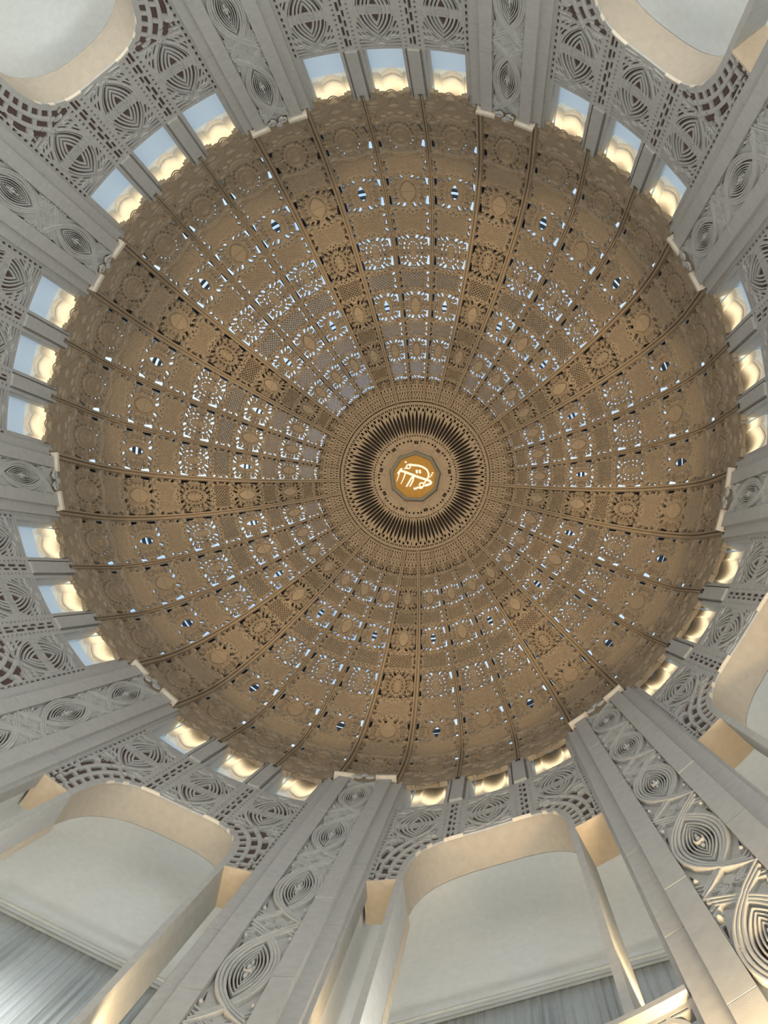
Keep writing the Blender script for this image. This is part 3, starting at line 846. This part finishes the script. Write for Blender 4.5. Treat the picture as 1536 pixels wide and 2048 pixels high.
# outer steel of the glass dome: fins behind the ribs, hoops behind the eyes, dark cap, panes
mb = MB(); P = []
for i in range(34):
    Yg = 0.0 + 20.5 * i / 33; row = []
    k_f = 0.25 + 0.75 * math.cos(float(phi_of(Yg)))
    for dl, out in ((-.015, 0.035), (.015, 0.035), (.015, 0.09), (-.015, 0.09)):
        p = gore_map(np.array(0.0), np.array(Yg), np.array(out)); row.append((p[0] + dl * k_f * S, p[1], p[2]))
    P.append(row)
mb.grid(P, True); fin_me = mb.mesh('steel_fin', 'steel')
for g_ in range(36):
    part('steel_fin', fin_me, dome, rz=rad(10 * g_ + 5))
for Yg, o0 in ((3.86, 0.012), (4.22, 0.012), (7.9, 0.03), (11.16, 0.012), (11.5, 0.012), (15.2, 0.03), (17.6, 0.03)):
    mb = MB(); P = []
    for d in range(0, 361, 5):
        row = []
        for out, dy in ((o0, -0.03), (o0 + 0.012, -0.03), (o0 + 0.012, 0.03), (o0, 0.03)):
            p = gore_map(np.array(d / 5.0), np.array(Yg + dy), np.array(out)); row.append(tuple(p))
        P.append(row)
    mb.grid(P, True); part('steel_hoop', mb.mesh('steel_hoop', 'steel'), dome)
# stone ribs of the outer shell, behind the gore over each pilaster
mb = MB(); P = []
for i in range(40):
    Yg = -2.6 + 21.0 * i / 39
    P.append([tuple(gore_map(np.array(x), np.array(Yg), np.array(out))) for x, out in ((-0.80, 0.10), (-0.80, 0.03), (0.0, 0.022), (0.80, 0.03), (0.80, 0.10))])
mb.grid(P); me = mb.mesh('outer_rib', 'shellrib')
for b in range(9):
    part('outer_rib', me, dome, 'brown stone rib of the outer shell', rz=rad(40 * b + 20))
mb = MB(); P = []
for ph in (66.5, 70, 75, 80, 85, 89.9):
    P.append([tuple(star_map(np.array(float(d)), np.array(float(ph)), np.array(0.045))) for d in range(0, 360, 10)])
mb.grid(P, True); part('crown_cap', mb.mesh('crown_cap', 'steelbrown'), dome, 'dark cap above the crown')
mb = MB(); P = []
for i in range(20):
    P.append([tuple(gore_map(np.array(d / 5.0), np.array(0.2 + 20.6 * i / 19), np.array(0.115))) for d in range(0, 360, 5)])
mb.grid(P, True); part('glass_shell', mb.mesh('glass_shell', 'glass'), dome, 'clear glass skin over the lace')

# ================================================================== MEDALLION
med = thing('medallion', 0, (0, ZC + 0.985), 'golden nine-sided plaque with ivory calligraphy at the crown of the dome', 'plaque')
zq = ZC + 0.985
def nonagon(r): return [(r * S * math.sin(rad(40 * k)), -r * S * math.cos(rad(40 * k))) for k in range(9)]
zz = zq * S + EYE
mb = MB(); n9 = nonagon(0.0935)
mb.add([(x, y, zz) for x, y in n9] + [(0, 0, zz)] + [(x, y, zz + 0.15) for x, y in n9], quads=[(k, (k + 1) % 9, 10 + (k + 1) % 9, 10 + k) for k in range(9)], tris=[(k, (k + 1) % 9, 9) for k in range(9)])
plaque = part('plaque', mb.mesh('plaque', 'gold'), med)
mb = MB(); ri, ro, ru = nonagon(0.094), nonagon(0.106), nonagon(0.112)
mb.grid([[(x, y, zz + 0.02) for x, y in ri], [(x, y, zz - 0.10) for x, y in ri], [(x, y, zz - 0.12) for x, y in ro], [(x, y, zz + 0.2) for x, y in ru]], True)
part('frame', mb.mesh('frame', 'frame'), med, 'grey stone frame')


def stroke(mb, pts, w0, w1=None):
    """flat raised pen stroke; pts in pixels of the medallion study (centre 757,805, radius 248)"""
    w1 = w0 if w1 is None else w1; k = 0.0935 * S / 248.0; n = len(pts); top = []
    ca, sa = math.cos(-TH0), math.sin(-TH0)
    def T(x, y, dz):
        a, b = (x - 757) * k, (y - 805) * k; return (a * ca - b * sa, a * sa + b * ca, zz - dz)
    P = []
    for i, (x, y) in enumerate(pts):
        a = pts[max(0, i - 1)]; b = pts[min(n - 1, i + 1)]; dx, dy = b[0] - a[0], b[1] - a[1]; l_ = math.hypot(dx, dy) or 1
        nx, ny = -dy / l_, dx / l_; wd = (w0 + (w1 - w0) * i / max(1, n - 1)) / 2
        P.append([T(x + nx * wd, y + ny * wd, 0.0), T(x + nx * wd, y + ny * wd, 0.05), T(x - nx * wd, y - ny * wd, 0.05), T(x - nx * wd, y - ny * wd, 0.0)])
    mb.grid(P); mb.add([P[0][j] for j in range(4)], [(0, 1, 2, 3)]); mb.add([P[-1][j] for j in range(4)], [(0, 1, 2, 3)])


def loop(cx, cy, r, n=14): return [(cx + r * math.cos(2 * math.pi * i / n), cy + r * math.sin(2 * math.pi * i / n)) for i in range(n + 1)]
mb = MB()
stroke(mb, [(588, 732), (640, 748), (720, 780), (800, 812), (880, 838), (925, 855), (942, 872), (932, 888), (900, 896), (872, 900)], 27, 22)
stroke(mb, [(690, 668), (740, 675), (800, 682), (850, 700), (890, 728), (910, 770), (908, 812), (885, 842)], 24, 18)
stroke(mb, loop(684, 692, 22), 14); stroke(mb, [(640, 714), (662, 706), (675, 700)], 14)
stroke(mb, [(570, 762), (582, 742), (600, 716), (618, 712)], 16, 12); stroke(mb, [(575, 755), (560, 772)], 12)
stroke(mb, [(590, 738), (575, 790), (553, 856)], 14, 7); stroke(mb, [(652, 762), (630, 825), (600, 886)], 16, 8)
stroke(mb, [(738, 800), (715, 825), (690, 870), (660, 918)], 20, 15); stroke(mb, [(745, 805), (735, 850), (715, 890), (697, 916)], 20, 13)
stroke(mb, [(882, 842), (868, 872), (850, 886)], 16); stroke(mb, loop(832, 898, 24), 15)
stroke(mb, [(930, 872), (905, 905), (860, 912), (850, 905)], 15, 10); stroke(mb, [(845, 930), (815, 935), (790, 925), (770, 938), (742, 940)], 15, 26)
for cx, cy in ((778, 738), (812, 738), (780, 758), (815, 760)):
    stroke(mb, [(cx - 12, cy), (cx, cy), (cx + 12, cy)], 18)
for cx, cy, r in ((655, 640, 10), (955, 766, 9), (940, 788, 7), (930, 808, 7), (948, 792, 6)):
    stroke(mb, [(cx - r, cy - 2), (cx + r, cy + 2)], r * 1.9)
part('calligraphy', mb.mesh('calligraphy', 'script'), plaque, 'ivory raised calligraphy', sub=True)

# ================================================================== CURTAINS of the galleries in view
for b, words in ((3, 'lower right'), (4, 'bottom right of centre'), (5, 'lower left')):
    mb = MB(); P = []; hw = 0.30; n = 400
    for i in range(n + 1):
        q = -hw + 2 * hw * i / n
        ph = 31 * 2 * math.pi * i / n + 0.8 * math.sin(i * 0.11)
        amp = 0.011 * (0.7 + 0.3 * math.sin(i * 0.07 + 1))
        wv_ = math.sin(ph) * 0.8 + 0.2 * math.sin(2.3 * ph)
        P.append([(q * S, -(1.25 + amp * wv_ * kz) * S, z * S + EYE) for z, kz in ((0.92, 1.0), (1.3, 1.0), (1.6, 0.8), (1.71, 0.35), (1.738, 0.1))])
    mb.grid(P)
    o = thing('curtain', b * BAY, (1.245, 0.92), 'pale grey pleated curtain on the gallery wall at the ' + words, 'curtain', 'gallery curtains')
    cloth = part('cloth', mb.mesh('cloth', 'curtain', True), o)
    mb = MB()
    mb.grid([[(q * S, -1.2475 * S, 1.724 * S + EYE), (q * S, -1.246 * S, 1.732 * S + EYE), (q * S, -1.2475 * S, 1.740 * S + EYE)] for q in (-hw, 0, hw)])
    part('hook_tape', mb.mesh('hook_tape', 'rod'), cloth, sub=True)
    mb = MB(); P = []
    for q in (-hw - 0.005, hw + 0.005):
        P.append([(q * S, -(1.240 + 0.004 * math.cos(2 * math.pi * k / 10)) * S, (1.746 + 0.004 * math.sin(2 * math.pi * k / 10)) * S + EYE) for k in range(10)])
    mb.grid(P, True)
    o2 = thing('curtain_rod', b * BAY, (1.235, 1.747), 'grey curtain rod above the pleated curtain at the ' + words, 'curtain rod', 'gallery curtain rods')
    part('pole', mb.mesh('pole', 'rod'), o2)
